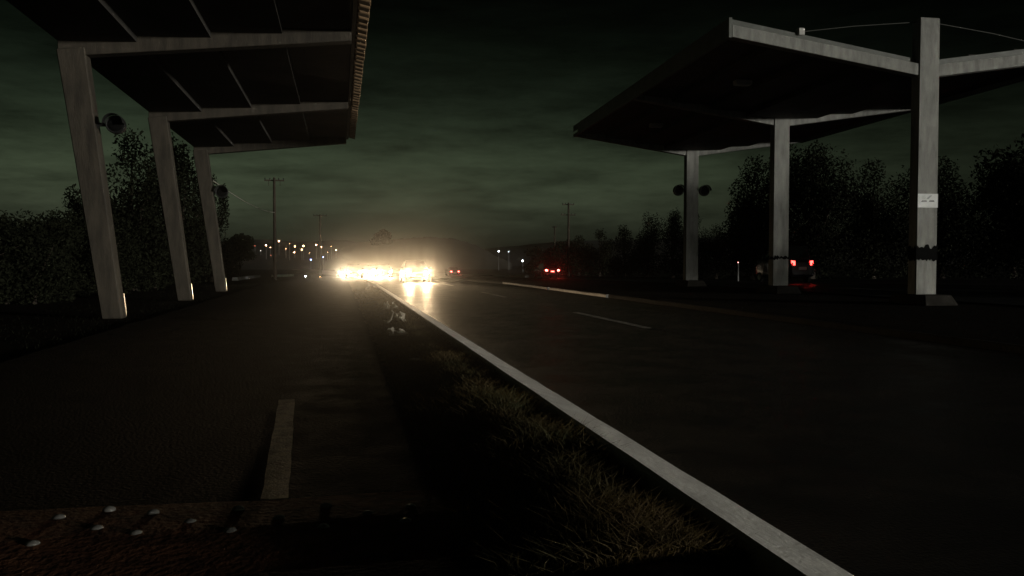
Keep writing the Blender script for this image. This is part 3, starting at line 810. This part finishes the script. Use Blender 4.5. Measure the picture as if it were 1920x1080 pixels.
for i, (px, top, d, w, lab) in enumerate((
        (1344, 420, 72, 3.4, 'dark shrub filling the gap between the farthest grey column and the tall tree'),
        (1300, 396, 76, 4.0, 'dark shrub behind the foot of the farthest grey column'),
        (1262, 394, 80, 3.6, 'dark shrub with a thin upright shoot beside the farthest grey column'),
        (1214, 397, 86, 4.0, 'dark shrub with a ragged top, highest of the sloping hedge'),
        (1172, 420, 92, 4.6, 'dark shrub halfway down the sloping hedge'),
        (1125, 428, 104, 5.4, 'dark shrub beside the pole with two crossarms'),
        (1085, 440, 116, 5.4, 'low dark shrub under the pole with two crossarms'),
        (1050, 452, 130, 6.0, 'low dark shrub above the row of red tail lights'),
        (1010, 462, 150, 7.0, 'low far shrub at the low end of the sloping hedge'))):
    tree('shrub', lab, 'shrub', px, top, d, w, 2600, .13 * d / 70, group=GS, bushy=True)
# grass on the verge and by the median: nobody could count it
def grass(name, n, xr, yr, hmin, hmax, dens_pow, label, seed, clump=0.5, side='kerb'):
    r = np.random.default_rng(seed)
    u = r.random(n) ** dens_pow
    y = yr[0] + (yr[1] - yr[0]) * u
    x = xr[0] + (xr[1] - xr[0]) * r.random(n) ** (0.55 if side == 'kerb' else 1.0)
    keep = (np.sin(x * 5.1 + y * 2.3) + np.sin(y * 5.7 - x * 3.1) + r.normal(size=n) * .7) > (-1.0 if clump else -9)
    x = x[keep]; y = y[keep]; n = len(x)
    z = np.array([gz(v) + (verge_h(w_, v) - .02 if side == 'kerb' else .01) for w_, v in zip(x, y)]); x = x + np.array([bend(v) for v in y])
    h = hmin + (hmax - hmin) * r.random(n) ** 2.6 * (0.55 + 0.45 * np.clip(np.sin(x * 3.3 + y * 1.7) + np.sin(y * 4.1), 0, 1))
    h = h * np.where(y > 7.5, .62, 1.0)
    a = r.random(n) * 2 * np.pi; w = 0.0022 + 0.0025 * r.random(n)
    lean = h * (0.4 + 1.0 * r.random(n)); la = r.random(n) * 2 * np.pi
    b0 = np.stack([x - np.cos(a) * w, y - np.sin(a) * w, z], 1); b1 = np.stack([x + np.cos(a) * w, y + np.sin(a) * w, z], 1)
    mx = x + np.cos(la) * lean * .35; my = y + np.sin(la) * lean * .35
    m0 = np.stack([mx - np.cos(a) * w * .8, my - np.sin(a) * w * .8, z + h * .6], 1); m1_ = np.stack([mx + np.cos(a) * w * .8, my + np.sin(a) * w * .8, z + h * .6], 1)
    tp = np.stack([x + np.cos(la) * lean, y + np.sin(la) * lean, z + h * .95], 1)
    V = np.stack([b0, b1, m1_, m0, tp], 1).reshape(-1, 3)
    me = bpy.data.meshes.new(name)
    f = []
    for i in range(n):
        o = 5 * i; f.append((o, o + 1, o + 2, o + 3)); f.append((o + 3, o + 2, o + 4))
    me.from_pydata(V.tolist(), [], f); me.materials.append(MATS['grass' if side == 'kerb' else 'leaf'])
    o = link(name, me); o['kind'] = 'stuff'; o['label'] = label; o['category'] = 'grass'
    return o
grass('grass', 120000, (0.52, 1.62), (2.95, 36), .04, .20, 1.6, 'short dry grass growing along the white kerb', 5)
grass('grass', 3500, (9.7, 17.0), (6, 60), .04, .14, 1.2, 'dark rough grass on the median', 6, side='median')
grass('grass', 5000, (-7.5, -4.4), (6, 50), .04, .18, 1.2, 'dark rough grass beside the leaning columns', 8, side='median')

# ------------------------------------------------------------------ speed bump with dome studs
sb = MB(); vs = []; fs = []
xs = [-4.6 + 0.2 * i for i in range(27)]
prof = [(3.44, 0.004), (3.56, .014), (3.75, .023), (4.0, .027), (4.2, .023), (4.38, .013), (4.50, .004)]
for x in xs:
    for (y, z) in prof:
        vs.append((x + random.uniform(-.02, .02), y + 0.02 * math.sin(x * 3) + random.uniform(-.012, .012) - 0.03 * x, z + (random.uniform(-.005, .005) if z > .01 else 0)))
k = len(prof)
for i in range(len(xs) - 1):
    for j in range(k - 1):
        fs.append((i * k + j, (i + 1) * k + j, (i + 1) * k + j + 1, i * k + j + 1))
o = sb.add(vs, fs).build('speed_bump', 'bump_paint_tint', smooth=True)
tag(o, 'low brown speed bump with worn paint and painted-in red light tint across the old lane', 'speed bump')
STUD = MB().lathe((0, 0, -.01), (0, 0, 1), [(0, .032), (.009, .032), (.015, .028), (.021, .020), (.024, .010), (.026, .003)], 14).mesh('road_stud', 'stud', smooth=True)
for i, (px, py) in enumerate(((447, 951), (612, 946), (523, 969), (690, 961), (607, 986), (432, 993), (357, 976), (287, 958), (110, 968), (62, 1017), (182, 988), (255, 998), (205, 952), (760, 975), (770, 948))):
    p = G(px, py, .030)
    o = link('road_stud', STUD, None, (p.x, p.y, .024)); o.rotation_euler = (random.uniform(-.1, .1), random.uniform(-.1, .1), random.uniform(0, 6))
    tag(o, 'shiny pale dome stud fixed on the reddish speed bump', 'road stud', 'dome studs on the speed bump')

# ------------------------------------------------------------------ rubble and litter
def stone_mesh(seed):
    r = random.Random(seed); bm = bmesh.new()
    bmesh.ops.create_icosphere(bm, subdivisions=1, radius=1)
    for v in bm.verts: v.co = Vector((v.co.x * 1.2, v.co.y * .9, v.co.z * .65)) * r.uniform(.72, 1.15)
    me = bpy.data.meshes.new('stone'); bm.to_mesh(me); bm.free(); me.materials.append(MATS['stone']); return me
SM = [stone_mesh(i) for i in range(5)]
def put_stone(x, y, z, s, label, group):
    o = link('stone', random.choice(SM), None, (x, y, z + s * .45)); o.scale = (s, s, s); o.rotation_euler = (0, 0, random.uniform(0, 6))
    tag(o, label, 'stone', group)
for (px, py) in ((905, 950), (922, 975), (940, 998), (915, 1003), (952, 1012), (930, 1030), (948, 1040), (962, 1028), (980, 1070), (898, 930), (912, 1055), (880, 965), (970, 1046)):
    p = G(px, py, .0); put_stone(p.x, p.y, .03, random.uniform(.012, .030), 'grey broken stone chip at the end of the speed bump', 'stone chips at the end of the speed bump')
for (px, py) in ((1050, 800), (1065, 820), (1108, 853), (1185, 905), (1018, 812), (985, 775), (1250, 955), (1300, 985), (930, 715), (905, 700), (1090, 838), (1150, 880), (1035, 795), (960, 745)):
    p = G(px, py, .04); put_stone(min(p.x, 1.62), p.y, verge_h(min(p.x, 1.62), p.y), random.uniform(.015, .032), 'small pebble lying against the white kerb in the grass', 'pebbles along the white kerb')
def crumple(name, label, px, py, sx, sy, seed, tall=.16):
    r = random.Random(seed); p = G(px, py, 0.12); n = 14
    vs = []; fs = []
    humps = [(r.uniform(-.4, .4), r.uniform(-.4, .4), r.uniform(.4, 1), r.uniform(.01, .05)) for _ in range(7)]
    for j in range(n):
        for i in range(n):
            u, v = i / (n - 1) - .5, j / (n - 1) - .5
            hh = max(hb * math.exp(-((u - ub) ** 2 + (v - vb_) ** 2) / wb) for ub, vb_, hb, wb in humps)
            vs.append((u * sx * r.uniform(.8, 1.1) + r.uniform(-.04, .04), v * sy * r.uniform(.8, 1.1), .02 + tall * hh * r.uniform(.35, 1.0)))
    for j in range(n - 1):
        for i in range(n - 1):
            fs.append((j * n + i, j * n + i + 1, (j + 1) * n + i + 1, (j + 1) * n + i))
    o = MB().add(vs, fs).build(name, 'plastic_bag'); o.location = (p.x, p.y, .085)
    md = o.modifiers.new('thickness', 'SOLIDIFY'); md.thickness = .003
    tag(o, label, 'litter')
crumple('plastic_sheet', 'crumpled shiny plastic sheet in the verge, beside the white kerb', 742, 602, .42, .9, 3, .34)
crumple('plastic_sheet', 'smaller crumpled plastic scrap just behind the shiny sheet in the verge', 731, 578, .38, .8, 4, .24)
crumple('plastic_sheet', 'torn plastic scrap on the near side of the shiny sheet', 745, 624, .30, .5, 6, .14)
crumple('plastic_sheet', 'faint plastic scrap farther down the verge below the shiny sheet', 783, 672, .14, .2, 8, .03)

# ------------------------------------------------------------------ thin haze added to imitate lens glare round the headlights
hz = MB().box(-1600, 1600, -320, 1600, -4.5, 46).build('haze', 'soil')
hm = bpy.data.materials.new('haze'); hm.use_nodes = True
hm.node_tree.nodes.clear()
ho = hm.node_tree.nodes.new('ShaderNodeOutputMaterial'); hv = hm.node_tree.nodes.new('ShaderNodeVolumePrincipled')
hv.inputs['Color'].default_value = (0.95, 0.95, 0.92, 1)
hv.inputs['Density'].default_value = 0.00042
hv.inputs['Anisotropy'].default_value = 0.975
hm.cycles.volume_sampling = 'EQUIANGULAR'
hm.node_tree.links.new(hv.outputs[0], ho.inputs['Volume'])
hz.data.materials.clear(); hz.data.materials.append(hm)
hz['kind'] = 'stuff'; hz['label'] = 'thin haze added as lens glare round the headlights'; hz['category'] = 'haze'
